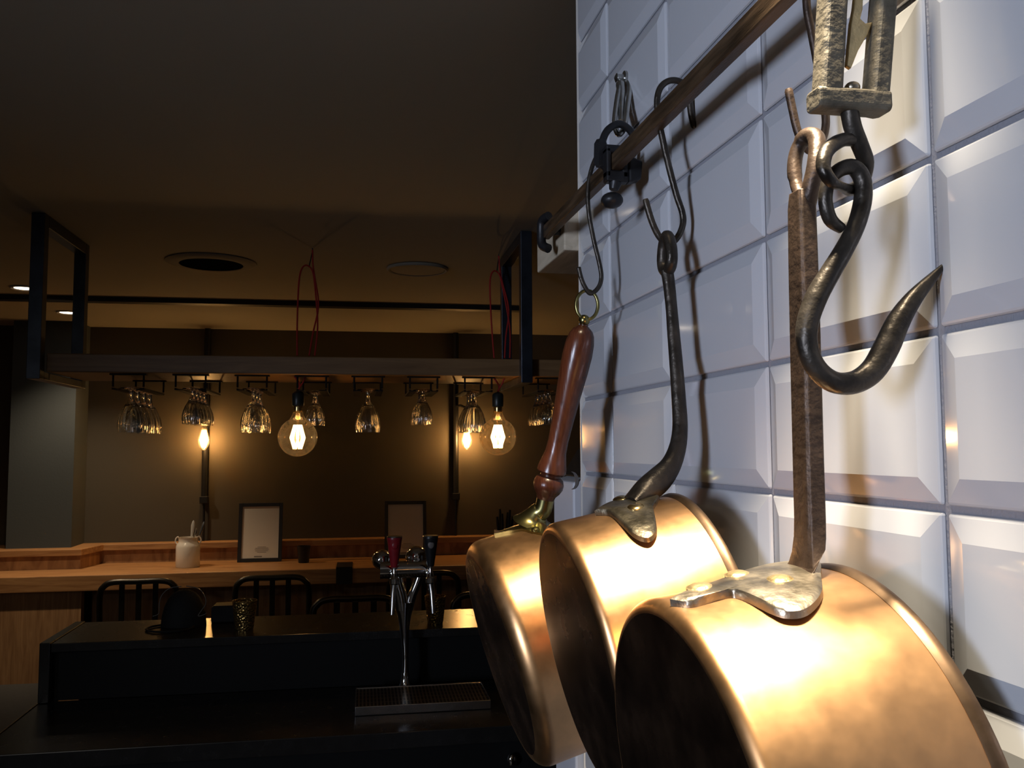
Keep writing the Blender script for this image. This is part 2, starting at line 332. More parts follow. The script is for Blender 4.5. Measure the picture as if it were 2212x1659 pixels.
# ------------------------------------------------------------------ copper pans
def axes(yaw,til):
    n=Vector((-math.cos(yaw)*math.cos(til),-math.sin(yaw)*math.cos(til),-math.sin(til)))
    a=n.cross(Vector((0,0,1))).normalized(); return n,a,a.cross(n)
def pan(label,c,yaw,til,R,h,rc):
    n,a,bb=axes(yaw,til); c=Vector(c)
    T=thing('copper_saucepan',label,'pan',c)
    fil=[(R-rc+rc*math.cos(q),h-rc+rc*math.sin(q)) for q in [PI/2*i/8 for i in range(9)]]
    MB().lathe([(R-.0022,.0045),(R,.0045),(R,.02),(R,h*.5)]+fil,c,n,96,x0=bb,capa=False,capb=False).build('side','copper',parent=T,ang=60)
    MB().lathe([(R-rc,h),(R*.75,h),(R*.5,h),(R*.25,h),(.001,h)],c,n,96,x0=bb,capa=False).build('base','copper_bottom',parent=T,ang=60)
    MB().lathe([(.001,h-.003),(R-rc-.002,h-.003),(R-.004,h-rc-.002),(R-.0030,.0045)],c,n,64,x0=bb,capb=False).build('lining','tin',parent=T,ang=60)
    MB().lathe([(R-.003,.005),(R+.0003,.005),(R+.0018,.002),(R+.0022,-.001),(R+.0016,-.003),(R-.001,-.003),(R-.003,.002),(R-.003,.005)],c,n,96,x0=bb,capa=False,capb=False).build('rim','lip_shade',parent=T,ang=60)
    return T,c,n,a,bb
def onplane(px,py,o,nrm): d=ray(px,py); return CAM+d*((o-CAM).dot(nrm)/d.dot(nrm))
def plate(T,c,n,a,bb,R,ang,poly,thick,mt,lift,bend,rivets,rr,rmt):
    """riveted lug: outline traced on a plane tangent to the pan wall and bent to follow it"""
    q=rad(ang); nr=bb*math.cos(q)+a*math.sin(q); tg=a*math.cos(q)-bb*math.sin(q); o=c+nr*(R+lift)
    def bendp(p,extra=0):
        s=(p-o).dot(tg); return p-nr*(s*s*bend)+nr*extra
    P=[onplane(x,y,o,nr) for x,y in smoothpath(poly+[poly[0]],4)[:-1]]
    ctr=sum(P,Vector())/len(P)
    top=[bendp(p) for p in P]; ins=[bendp(ctr+(p-ctr)*.93,thick*.35) for p in P]; ins2=[bendp(ctr+(p-ctr)*.5,thick*.42) for p in P]; low=[bendp(p,-thick) for p in P]
    k=len(P); V=low+top+ins+ins2; f=[]
    for L in range(3):
        for i in range(k): f.append([L*k+i,L*k+(i+1)%k,(L+1)*k+(i+1)%k,(L+1)*k+i])
    V.append(bendp(ctr,thick*.45)); f+=[[3*k+i,3*k+(i+1)%k,4*k] for i in range(k)]; f.append(list(range(k))[::-1])
    MB().add(V,f).build('handle_plate',mt,parent=T,ang=50)
    for (x,y) in rivets:
        p=bendp(onplane(x,y,o,nr),thick*.3+.0001)
        MB().lathe([(rr*1.15,-.0015),(rr*1.12,.0002),(rr,.0003),(rr*.95,.0009),(rr*.7,.0017),(rr*.3,.0021),(.0003,.0022)],p,nr,18).build('rivet',rmt,parent=T,ang=70)
    return nr,tg,o
# middle pan
T,c,n,a,bb=pan('mid-sized copper saucepan with curved round iron handle, middle of the three',(.312,.7227,1.4003),-.0059,.2016,.1099,.1125,.008)
plate(T,c,n,a,bb,.1099,-12,[(1284,1102),(1305,1084),(1335,1068),(1368,1056),(1400,1044),(1422,1056),(1420,1076),(1411,1092),(1414,1108),(1416,1126),(1404,1138),(1385,1141),(1362,1136),(1340,1122),(1318,1106),(1300,1103)],.004,'iron_mid',.004,3.0,[(1373,1098),(1342,1073)],.0068,'brass')
hp=[(1441,585,.765,15,13),(1446,620,.763,14.5,12),(1451,670,.760,14,12),(1455,720,.757,15,13),(1461,790,.752,16,14),(1466,860,.747,17,15),(1469,920,.742,18,16),(1464,965,.737,20,18),(1449,1005,.733,24,22),(1424,1036,.728,30,27),(1394,1060,.724,28,34),(1360,1082,.722,11,36)]
hs=smoothpath(hp,5)
MB().tube([aty(x,y,yy) for x,y,yy,_,_ in hs],[(b_*yy/1900,a_*yy/1900) for _,_,yy,a_,b_ in hs],18,ref=(0,1,0)).build('handle','iron',parent=T)
ec=aty(1441,548,.766)
MB().tube([ec+Vector((0,.0105*math.cos(q)*(1-.28*math.sin(q)) ,.0165*math.sin(q))) for q in [2*PI*i/28 for i in range(28)]],.0058,12,closed=True,ref=(1,0,0)).build('handle_eye','iron',parent=T)
# near pan
T,c,n,a,bb=pan('largest copper saucepan with flat iron handle, nearest and lowest of the three',(.3177,.4894,1.354),.0049,.1325,.1233,.1186,.008)
plate(T,c,n,a,bb,.1233,-5,[(1447,1294),(1474,1298),(1498,1297),(1520,1292),(1547,1284),(1579,1278),(1601,1281),(1637,1292),(1660,1299),(1690,1304),(1727,1301),(1755,1289),(1775,1268),(1773,1238),(1771,1212),(1745,1205),(1700,1204),(1655,1210),(1601,1230),(1565,1247),(1528,1262),(1480,1279)],.0042,'iron_worn',.0035,2.2,[(1684,1256),(1512,1273),(1593,1243)],.0072,'brass_pale')
SX=aty(1741,760,.489).x
def strap(mb,pts,hx,hy):
    rings=[]
    for (x,y,z,fx,fy,dx,dz) in pts:   # rounded rectangle, local thickness axis (dx,dz)
        ax=Vector((dx,0,dz)).normalized(); ay=Vector((0,1,0)); R=[]
        for sx,sy in ((-1,-.75),(-1,.75),(-.7,1),(.7,1),(1,.75),(1,-.75),(.7,-1),(-.7,-1)): R.append(Vector((x,y,z))+ax*(sx*hx*fx)+ay*(sy*hy*fy))
        rings.append(R)
    V=[p for r in rings for p in r]; k=len(rings)
    return mb.add(V,[[i*8+j,i*8+(j+1)%8,(i+1)*8+(j+1)%8,(i+1)*8+j] for i in range(k-1) for j in range(8)]+[list(range(8))[::-1],[(k-1)*8+j for j in range(8)]])
def zz(py): return aty(1741,py,.489).z
sp=[(SX,.489,zz(415),.85,.75,1,0),(SX,.489,zz(450),1,.85,1,0),(SX-.0002,.489,zz(600),1,.95,1,0),(SX-.0004,.489,zz(800),1,1,1,0),(SX-.0006,.489,zz(1000),1,1,1,0),(SX-.0006,.489,zz(1120),1,1.02,1,0),(SX-.0010,.489,zz(1160),1,1.06,1,.08),(SX-.0022,.489,zz(1190),1,1.22,.95,.35),(SX-.0050,.4885,zz(1210),.9,1.42,.7,.75),(SX-.0090,.488,zz(1232),.6,1.6,.4,1),(SX-.0150,.487,zz(1248),.25,1.5,.2,1)]
strap(MB(),sp,.0062,.0100).build('handle','iron_brown',parent=T,smooth=True,ang=30,bevel=.0008)
pts=[aty(x,y,yy) for x,y,yy in smoothpath([(1738,440,.490),(1722,405,.498),(1716,365,.502),(1722,325,.502),(1740,297,.497),(1760,296,.490),(1766,318,.484),(1762,360,.480),(1752,405,.482),(1744,440,.486)],5)]
MB().tube(pts,[.004]*8+[.0046]*10+[.0055]*(len(pts)-18),12).build('handle_eye','iron_brown',parent=T)
# far pan
k=.95; fc=CAM+(Vector((.2948,1.0984,1.3195))-CAM)*k; FR=.1413*k; Fh=.093*k
T,c,n,a,bb=pan('copper saucepan with turned red wooden handle, farthest of the three',fc,.026,.2802,FR,Fh,.018)
A0=aty(1264,690,.985); A1=aty(1178,1078,1.03); ax=(A1-A0); AL=ax.length; axn=ax.normalized()
sc=1.0/1900
prof=[(690,9),(703,10),(706,14),(712,23),(722,29),(740,33),(765,34.5),(800,33),(850,29),(900,25.5),(950,23),(975,24),(995,29),(1010,33),(1017,33.5),(1021,30),(1023,24),(1027,24),(1033,31),(1043,34.5),(1052,34),(1062,29),(1070,22),(1078,20)]
MB().lathe([(hw*sc*(.985+.045*(y-690)/388)*.98,AL*(y-690)/388) for y,hw in prof],A0,axn,32).build('handle','redwood',parent=T)
MB().ball(aty(1262,692,.985),.0068,16,(1,1,1)).build('ferrule','brass_old',parent=T)
rc_=aty(1268,659,.982); RX=.0128; RZ=.0172
MB().tube([rc_+Vector((RX*math.cos(q)*.97,-RX*math.cos(q)*.24,RZ*math.sin(q))) for q in [2*PI*i/36 for i in range(36)]],.0021,10,closed=True).build('hanging_ring','brass_old',parent=T)
tp=fc+bb*FR+n*.004
sk=MB().tube([Vector(p) for p in smoothpath([A1-axn*.004,A1+axn*.012,A1.lerp(tp,.55),A1.lerp(tp,.85)+bb*.002,tp+bb*.001],4)],[(r_,r_) for (r_,) in smoothpath([(.0105,),(.0108,),(.0125,),(.0165,),(.026,)],4)],20,ref=(0,1,0))
sk.build('brass_socket','brass_old',parent=T)
pl=[(-.050,.004),(-.036,.014),(-.020,.020),(-.010,.034),(0,.050),(.010,.034),(.020,.020),(.036,.014),(.050,.004),(.036,-.002),(.018,-.003),(0,-.003),(-.018,-.003),(-.036,-.002)]
mb=MB(); Vt=[];Vb=[]
for s_,d_ in pl:
    q=s_/FR
    for L,arr in ((.0032,Vt),(.0002,Vb)): arr.append(fc+(bb*math.cos(q)+a*math.sin(q))*(FR+L)+n*(.004+d_))
kk=len(pl); ct=fc+bb*(FR+.0036)+n*.012
mb.add(Vt+Vb+[ct],[[i,(i+1)%kk,kk*2] for i in range(kk)]+[[kk+i,kk+(i+1)%kk,(i+1)%kk,i] for i in range(kk)])
mb.build('handle_plate','brass_old',parent=T,ang=50)
for q in (-.26,.26): MB().lathe([(.005,-.001),(.0045,.0015),(.002,.003),(.0002,.0032)],fc+(bb*math.cos(q)+a*math.sin(q))*(FR+.0030)+n*.012,bb*math.cos(q)+a*math.sin(q),14).build('rivet','brass_old',parent=T)

# ------------------------------------------------------------------ butcher's scale with big hook
Y=.44; K=Y/1900
T=thing('hanging_scale','old iron hanging scale with brass pointer and big curved meat hook','scale',aty(1840,250,Y))
def pipe(px,**k): P=smoothpath(px,5); return MB().tube([aty(x,y,yy) for x,y,yy,_ in P],[r*K for *_,r in P],k.pop('n',16),**k)
yk=MB()
def barpx(p0,p1,hw,hd):   # rectangular bar between pixels at plane Y
    A=aty(*p0,Y); Bv=aty(*p1,Y); d=(Bv-A).normalized(); s_=Vector((0,1,0)); x=d.cross(s_).normalized()
    P=[]
    for q in (A,Bv):
        P+=[q+x*(hw*K)*sx+s_*hd*sy for sx,sy in ((-1,-.7),(-.7,-1),(.7,-1),(1,-.7),(1,.7),(.7,1),(-.7,1),(-1,.7))]
    yk.add(P,[[j,(j+1)%8,8+(j+1)%8,8+j] for j in range(8)]+[list(range(8))[::-1],list(range(8,16))])
barpx((1812,-260),(1785,232),30,.0075); barpx((1928,-260),(1888,246),25,.0075)
barpx((1756,216),(1911,226),27,.0080)
yk.build('yoke','cast',parent=T,smooth=False,bevel=.0014)
MB().tube([aty(x,y,yy) for x,y,yy in smoothpath([(1812,-255,.44),(1830,-300,.44),(1870,-318,.44),(1908,-300,.44),(1928,-255,.44)],4)],.006,12).build('yoke_top','cast',parent=T)
MB().tube(smoothpath([aty(1842,-300,.44),aty(1850,-330,.44),Vector((.272,.44,1.872)),Vector((.286,.44,1.884)),Vector((.303,.44,1.880)),Vector((.313,.44,1.868)),Vector((.314,.44,1.852))],4),.0045,12).build('top_hook','iron',parent=T)
MB().ball(aty(1841,190,Y),19*K,18,(1,1,.8)).build('swivel_head','iron_worn',parent=T)
pp=[(1853,-60),(1868,-60),(1864,20),(1859,40),(1870,50),(1885,47),(1876,72),(1855,108),(1839,148),(1829,141),(1834,90),(1838,50),(1844,20)]
MB().prism([aty(x,y,.4385) for x,y in pp],(0,.003,0)).build('pointer','brass_pale',parent=T,smooth=False,bevel=.0006)
MB().lathe([(.004,0),(.004,.02)],aty(1860,-60,.449),(0,-1,0),12).build('pointer_pin','brass_old',parent=T)
pipe([(1834,235,.44,22),(1842,275,.441,22),(1858,315,.443,21),(1870,352,.447,20),(1862,392,.4505,18),(1838,410,.446,16),(1816,402,.434,11),(1796,392,.430,15),(1779,364,.430,17),(1783,332,.433,18),(1801,312,.437,18),(1822,302,.440,17),(1842,302,.442,16)]).build('swivel_ring','iron',parent=T)
hk=[(1818,494,.4425,13),(1793,473,.441,17),(1783,432,.440,17),(1790,394,.440,17),(1812,368,.440,18),(1842,361,.440,20),(1862,386,.440,21),(1864,430,.440,22),(1850,485,.440,22),(1824,538,.440,23),(1790,595,.440,25),(1762,645,.440,27),(1744,700,.440,26),(1744,750,.440,25),(1763,795,.440,25),(1800,825,.440,26),(1845,826,.440,28),(1885,800,.440,30),(1915,750,.440,31),(1940,695,.440,28),(1971,648,.440,22),(2008,606,.440,14),(2043,570,.440,6)]
pipe(hk,n=20).build('big_hook','iron',parent=T)

# ------------------------------------------------------------------ white appliance beyond the tile corner
ap=thing('appliance','white boxy appliance with sloping top and black lid, past the tiled corner','appliance',(.5,1.42,1.2))
MB().prism([(.36,1.30,.9),(.60,1.30,.9),(.60,1.30,1.565),(.36,1.30,1.497)],(0,.12,0)).build('body','whitebox',parent=ap,smooth=False,bevel=.003)
MB().prism([(.372,1.305,1.503),(.60,1.305,1.568),(.60,1.305,1.60),(.47,1.305,1.574),(.435,1.305,1.560),(.40,1.305,1.548)],(0,.11,0)).build('lid','blackplastic',parent=ap,smooth=False,bevel=.004)
p=aty(1238,1038,1.30)
cr=[]
for i in range(13): q=-PI/2+PI*i/12; cr.append(p+Vector((.0105*math.cos(q)-.002,-.0012,.0135*math.sin(q))))
for i in range(13): q=PI/2-PI*i/12; cr.append(p+Vector((.0055*math.cos(q)-.002,-.0012,.0128*math.sin(q))))
MB().prism(cr,(0,.004,0)).build('grip','badge',parent=ap,smooth=False)
MB().box((.37,1.29,0),(.62,1.43,.90)).build('stand','blackplastic',parent=ap,smooth=False)

# ------------------------------------------------------------------ bar
T=thing('bar_counter','black bar counter with raised back shelf in front of the chairs','bar counter',bar(0,2.3,0),BETA)
bbox((-.813,2.088,.862),(1.5,2.50,.90)).build('worktop','laminate',parent=T,smooth=False,bevel=.002)
bbox((-2.9,2.088,.862),(-.8165,2.70,.90)).build('worktop','greytop',parent=T,smooth=False,bevel=.002)
bbox((-2.9,2.115,0),(1.5,2.14,.862)).build('front_panel','black_panel',parent=T,smooth=False)
bbox((-.79,2.505,.90),(1.5,2.525,1.027)).build('riser_panel','black_panel',parent=T,smooth=False)
bbox((-.789,2.482,1.027),(1.5,2.77,1.05)).build('raised_top','laminate',parent=T,smooth=False,bevel=.002)
bbox((-.8155,2.478,.9005),(-.7895,2.772,1.053)).build('end_panel','laminate',parent=T,smooth=False,bevel=.002)
bbox((-.79,2.74,0),(1.5,2.765,1.027)).build('back_panel','black_panel',parent=T,smooth=False)
p=atv(1106,1642,2.10); MB().ball(p,.012,14,(1,.8,1.3)).build('latch','chrome',parent=T)
# beer tap
T=thing('beer_tap','chrome two-headed beer tap tower with red and black handles','tap',bar(.12,2.43,.90),BETA)
def bp_(u,v,z): return bar(u,v,z)
MB().lathe([(.024,0),(.024,.006),(.019,.010),(.014,.022),(.0115,.035),(.011,.05)],bp_(.119,2.43,.90),n=24).build('base','chrome',parent=T)
ph=[(.119,2.43,.945,.0095,.0105),(.119,2.43,.985,.0085,.012),(.117,2.43,1.05,.012,.015),(.116,2.43,1.10,.019,.017),(.116,2.43,1.135,.028,.018)]
hs=smoothpath(ph,4); nk=MB().tube([bp_(u,v,z) for u,v,z,_,_ in hs],[(a_,b_) for *_,a_,b_ in hs],20,ref=E1)
for q0,q1,r0 in ((.105,.088,.019),(.136,.160,.012)):
    hs=smoothpath([(.116+(q0-.116)*.6,2.43,1.115,r0*.95),(q0,2.43,1.15,r0),((q0+q1)/2,2.43,1.18,r0),(q1,2.43,1.212,r0*1.05)],4); nk.tube([bp_(u,v,z) for u,v,z,_ in hs],[(r_,r_*.95) for *_,r_ in hs],18,ref=E1)
nk.build('neck','chrome',parent=T)
MB().tube([bp_(.05,2.43,1.222),bp_(.19,2.43,1.222)],.024,20).build('manifold','chrome',parent=T)
for u,z,r in ((.055,1.247,.027),(.150,1.252,.031)): MB().ball(bp_(u,2.455,z),r,20).build('dome','chrome',parent=T)
for (u,mt,du) in ((.086,'tapred',0),(.181,'tapblack',.006)):
    f=MB().tube([bp_(u,2.43,1.205),bp_(u,2.36,1.205)],[.011,.010],14).lathe([(.009,0),(.013,.004),(.013,.016),(.009,.02),(.006,.032),(.006,.05)],bp_(u,2.362,1.192),n=16)
    fo=f.build('faucet','chrome',parent=T)
    MB().tube([bp_(u,2.362,1.195),bp_(u-.003+du,2.352,1.17),bp_(u-.006+du*2,2.346,1.118)],[.009,.0075,.006],12).build('spout','steel',parent=fo)
    h=MB().lathe([(.0085,0),(.010,.004),(.0195,.072),(.0205,.076),(.019,.080),(.001,.080)],bp_(u,2.362,1.238),n=24).build('handle',mt,parent=T)
    MB().lathe([(.019,0),(.0205,.002),(.0195,.0045)],bp_(u,2.362,1.3145),n=24).build('cap','steel',parent=h)
    MB().ball(bp_(u,2.346,1.296),.0085,14,(1,.35,1.2)).build('badge','badge' if mt=='tapblack' else 'tapred',parent=h)
# drip tray
T=thing('drip_tray','slotted steel drip tray under the beer tap','tray',bar(.15,2.33,.90),BETA)
d=MB(); a0,a1,b0,b1=-.012,.322,2.225,2.40
d.box((a0,b0,.9005),(a1,b0+.003,.922),B).box((a0,b1-.003,.9005),(a1,b1,.922),B).box((a0,b0,.9005),(a0+.003,b1,.922),B).box((a1-.003,b0,.9005),(a1,b1,.922),B).box((a0,b0,.9005),(a1,b1,.903),B)
d.build('pan','steel',parent=T,smooth=False,bevel=.001)
bbox((a0+.003,b0+.003,.917),(a1-.003,b1-.003,.920)).build('grille','grille',parent=T,smooth=False)
# tumblers
def tumbler(label,u,v,z,rt_,rb_,h,mt):
    return tag(MB().lathe([(.001,0),(rb_,0),(rb_+.001,.003),(rt_,h),(rt_-.002,h),(rb_-.001,.006),(.001,.006)],(0,0,0),n=32).build('tumbler',mt,origin=bar(u,v,z),local=True,ang=50),label,'tumbler')
tumbler('hammered gold tumbler on the raised bar, left of the beer tap',-.32,2.585,1.0505,.034,.0245,.078,'hammer')
tumbler('hammered gold tumbler on the raised bar, right behind the beer tap',.21,2.565,1.0505,.031,.022,.076,'hammer')
tumbler('small dark tumbler on the wooden wall counter between the framed sheets',-.31,4.98,.9305,.036,.028,.09,'black_metal')
# bag and box on the raised bar
T=thing('handbag','dark dome-shaped bag with thin wire loops and cord on the raised bar','bag',bar(-.5,2.66,1.05),BETA)
o=MB().ball(bar(-.497,2.668,1.0505),.062,24,(1,.75,1)); zb=1.0505
o.xf(lambda p: Vector((p.x,p.y,zb+max(0,(p.z-zb))*1.72-max(0,p.z-zb-.05)*.5)))
o.build('body','leather',parent=T)
lp=[atv(x,y,2.62) for x,y in smoothpath([(330,1331),(343,1325),(344,1305),(350,1285),(368,1270),(392,1267)],4)]
MB().tube(lp,.0012,6).build('wire_loop','wire',parent=T)
lp=[atv(x,y,2.62) for x,y in smoothpath([(402,1266),(430,1272),(443,1290),(444,1305),(437,1316),(428,1330),(440,1328),(446,1324)],4)]
MB().tube(lp,.0012,6).build('wire_loop','wire',parent=T)
MB().tube([bar(-.524+.062*math.cos(q),2.62+.055*math.sin(q),1.0535) for q in [2*PI*i/32 for i in range(32)]],.0030,8,closed=True).build('cord','leather',parent=T)
bx=thing('terminal','flat black box lying on the raised bar beside the dark bag','box',bar(-.385,2.705,1.05),BETA)
bbox((-.425,2.68,1.0505),(-.345,2.75,1.096)).build('case','blackplastic',parent=bx,smooth=False,bevel=.004)
bbox((-.42,2.685,1.096),(-.35,2.745,1.0985)).build('screen','blackplastic',parent=bx,smooth=False)

# ------------------------------------------------------------------ wall counter with ledge
T=thing('wall_counter','long oak counter with raised ledge along the dark back wall','counter',bar(-.5,4.95,0),BETA)
bbox((-2.9,4.70,.852),(2.4,5.25,.93)).build('counter_top','oak',parent=T,smooth=False,bevel=.004)
bbox((-2.9,4.75,0),(-1.375,4.80,.852)).build('front_panel','oak_v',parent=T,smooth=False)
bbox((-1.375,4.93,0),(2.4,4.95,.852)).build('back_panel','oak_v',parent=T,smooth=False)
bbox((1.9,4.78,0),(1.96,4.92,.852)).build('support','oak_v',parent=T,smooth=False)
MB().prism([B(p) for p in ((-2.9,4.955,.93),(-1.445,4.955,.93),(-1.40,5.175,.93),(2.4,5.175,.93),(2.4,5.248,.93),(-2.9,5.248,.93))],(0,0,.07)).build('backsplash','blocks',parent=T,smooth=False)
MB().prism([B(p) for p in ((-2.9,4.935,1.00),(-1.435,4.935,1.00),(-1.385,5.15,1.00),(2.4,5.15,1.00),(2.4,5.249,1.00),(-2.9,5.249,1.00))],(0,0,.034)).build('ledge','oak',parent=T,smooth=False,bevel=.003)
o=MB().box((-.128,4.69,.850),(-.045,4.698,.937),B).box((-.128,4.69,.9305),(-.045,4.90,.937),B).box((-.128,4.90,.9305),(-.045,4.905,.937),B)
tag(o.build('edge_bracket','black_metal',origin=bar(-.09,4.7,.93),rz=BETA,smooth=False,bevel=.001),'black steel bracket wrapped over the oak counter edge','bracket')
# milk can with cutlery
T=thing('milk_can','white enamel milk can holding cutlery on the oak counter','jar',bar(-.905,4.93,.93),BETA)
MB().lathe([(.001,.0006),(.059,.0006),(.061,.003),(.061,.105),(.058,.118),(.050,.128),(.048,.135),(.049,.152),(.051,.155),(.047,.155),(.046,.135),(.05,.11),(.05,.01),(.001,.01)],bar(-.905,4.93,.93),n=40).build('body','enamel',parent=T)
for sg in (-1,1): MB().tube([bar(-.905+sg*(.049+.016*math.sin(q)),4.93,1.068-.020*math.cos(q)) for q in [PI*i/10 for i in range(11)]],.0035,8).build('handle','enamel',parent=T)
for i,(du,dv,tu,h_,r_,lab,nm,mt) in enumerate(((.010,-.01,.018,.245,.010,'bright steel spoon upright in the white milk can','spoon','bright'),(.025,.01,.052,.235,.009,'dark steel spoon leaning right in the white milk can','spoon','steel'),(.0,.02,.035,.20,.008,'short steel fork at the back of the white milk can','fork','steel'))):
    b0=bar(-.905+du*.3,4.93+dv,.945); b1=bar(-.905+du+tu,4.93+dv*1.3,.93+h_)
    tag(MB().tube([b0,b0.lerp(b1,.55),b0.lerp(b1,.75),b0.lerp(b1,.88),b0.lerp(b1,.97),b1],[(.0035,.002),(.0035,.002),(r_*.8,.002),(r_,.0022),(r_*.6,.002),(.001,.001)],10,ref=E1).build(nm,mt,origin=b0),lab,nm)
# framed sheets
for (uc,lab) in ((-.552,'black-framed white sheet on the oak counter beside the white milk can'),(.247,'black-framed white sheet on the oak counter behind the beer tap')):
    T=thing('framed_sheet',lab,'picture frame',bar(uc,5.05,.93),BETA)
    ln=.14
    def lean(p,uc=uc): return B((uc+p[0],5.06+p[1]+p[2]*ln,.9315+p[2]))
    w2,hh,ft=.118,.318,.019
    fr=MB()
    for a,b in (((-w2,-.009,0),(-w2+ft,.009,hh)),((w2-ft,-.009,0),(w2,.009,hh)),((-w2+ft,-.009,0),(w2-ft,.009,ft)),((-w2+ft,-.009,hh-ft),(w2-ft,.009,hh))): fr.box(a,b,lean)
    fr.build('frame','black_frame',parent=T,smooth=False,bevel=.001)
    pa=MB().box((-w2+ft-.001,-.002,ft-.001),(w2-ft+.001,.004,hh-ft+.001),lean).build('sheet','paper',parent=T,smooth=False)
    tx=MB()
    for i,(wd,zq) in enumerate(((.045,.078),(.07,.071),(.075,.064),(.07,.057),(.05,.050))): tx.box((.01-wd/2,-.0026,zq),(.01+wd/2,-.0019,zq+.0022),lean)
    tx.box((-.03,-.0026,.0245),(.012,-.0019,.031),lean)
    tx.build('print','ink',parent=pa,smooth=False)
# white jar of dark utensils near the pan
T=thing('cutlery_jar','white jar of dark utensils at the right end of the oak counter','jar',bar(.80,4.99,.93),BETA)
MB().lathe([(.001,.0006),(.055,.0006),(.057,.155),(.053,.155),(.051,.01),(.001,.01)],bar(.80,4.99,.93),n=32).build('body','enamel',parent=T)
for i in range(6):
    q=i*PI/3; b0=bar(.80+.02*math.cos(q),4.99+.02*math.sin(q),.945); b1=bar(.805+.045*math.cos(q),4.99+.045*math.sin(q),1.16+.02*(i%3))
    tag(MB().tube([b0,b0.lerp(b1,.8),b1],[.004,.009,.006],8).build('utensil','blackplastic',origin=b0),'dark utensil standing in the white jar at the right of the oak counter','utensil','utensils in the white jar')

# ------------------------------------------------------------------ chairs
def chair():
    T=thing('metal_chair','','chair',(0,0,0))
    mb=lambda P,r,n=10: MB().tube(P,r,n)
    wd=.165; top=.955
    bk=smoothpath([(-wd,-.02,.46),(-wd,-.03,.70),(-wd,-.045,top-.065),(-wd+.018,-.05,top-.018),(-wd+.06,-.05,top),(0,-.05,top),(wd-.06,-.05,top),(wd-.018,-.05,top-.018),(wd,-.045,top-.065),(wd,-.03,.70),(wd,-.02,.46)],5)
    MB().tube(bk,(.0135),12).build('back_frame','chair',parent=T,local=False)
    for x in (-.072,0,.072): MB().box((x-.012,-.047,.50),(x+.012,-.039,top-.008)).build('slat','chair',parent=T,smooth=False,bevel=.002)
    MB().box((-wd,-.03,.49),(wd,-.015,.52)).build('lower_rail','chair',parent=T,smooth=False,bevel=.003)
    MB().prism([(-wd,-.01,.455),(wd,-.01,.455),(wd+.015,.33,.455),(wd-.03,.37,.455),(-wd+.03,.37,.455),(-wd-.015,.33,.455)],(0,0,.022)).build('seat','chair',parent=T,smooth=False,bevel=.006)
    for sx in (-1,1):
        mb([(sx*wd,-.02,.46),(sx*(wd+.01),-.05,.0)],.0125).build('leg','chair',parent=T)
        mb([(sx*(wd-.01),.33,.46),(sx*(wd+.01),.36,.0)],.0125).build('leg','chair',parent=T)
        mb([(sx*(wd+.005),-.035,.2),(sx*(wd+.005),.345,.2)],.008).build('stretcher','chair',parent=T)
    return T
c0=chair()
spots=[(-.99,4.30,0,'dark metal slat-back chair at the oak counter, behind the dark bag'),(-.405,4.30,0,'dark metal slat-back chair at the oak counter, behind the left gold tumbler'),(.295,4.30,0,'dark metal slat-back chair at the oak counter, behind the beer tap heads'),
       (-.022,3.55,PI,'low dark metal chair just behind the bar, left of the beer tap'),(.53,3.55,PI,'low dark metal chair just behind the bar, right of the beer tap')]
for i,(u,v,r,lab) in enumerate(spots):
    o=c0 if i==0 else dup(c0,(0,0,0),lab)
    o.location=bar(u,v,0); o.rotation_euler=(0,0,BETA+r); o['label']=lab; o['group']='slat-back chairs'
    MATX[o.name]=None

# ------------------------------------------------------------------ hanging shelf
T=thing('hanging_shelf','long wooden glass shelf hung from the ceiling on square steel frames','shelf',bar(0,2.93,1.77),BETA)
SB=bbox((-.912,2.75,1.777),(1.6,3.10,1.832)).build('shelf_board','oak_dark',parent=T,smooth=False,bevel=.003)
for (u0,u1) in ((-.953,-.916),(.492,.528),(1.55,1.588)):
    d=.0 if u0<1 else 0
    f=MB(); va,vb=2.728,2.749; 
    f.box((u0,2.712,1.754),(u1,2.749,CEIL-.001),B).box((u0,3.101,1.754),(u1,3.138,CEIL-.001),B).box((u0,2.749,CEIL-.037),(u1,3.101,CEIL-.001),B).box((u0,2.749,1.754),(u1,3.101,1.7765),B)
    f.build('frame','blue_steel',parent=T,smooth=False,bevel=.0015)
# glass racks
RU=[-.695,-.516,-.335,-.156,.017,.191,.366,.605]
ORD=['leftmost','second from the left','third from the left','fourth from the left','fifth from the left','sixth from the left','seventh from the left','eighth and rightmost']
R0=None
for i,u in enumerate(RU):
    lab='black wire glass rack screwed under the hanging shelf, '+ORD[i]
    if R0 is None:
        R0=thing('glass_rack',lab,'rack',bar(u,2.93,1.7765),BETA,'glass racks under the shelf')
        for v0 in (2.785,3.055): bbox((u-.052,v0,1.773),(u+.052,v0+.02,1.7768)).build('mount_plate','black_metal',parent=R0,smooth=False)
        for sg in (-1,1):
            x=u+sg*.0435; m_=MB()
            for v0 in (2.795,3.065): m_.tube([bar(x,v0,1.774),bar(x,v0,1.738)],.0030,8)
            m_.box((x-.0025,2.79,1.729),(x+.0025,3.07,1.735),B).box((min(x,x-sg*.020),2.79,1.729),(max(x,x-sg*.020),3.07,1.732),B)
            m_.build('runner','black_metal',parent=R0,smooth=False)
        for ch in R0.children: ch.data.materials[0]=M['rack']
    else: dup(R0,bar(u,2.93,1.7765),lab)
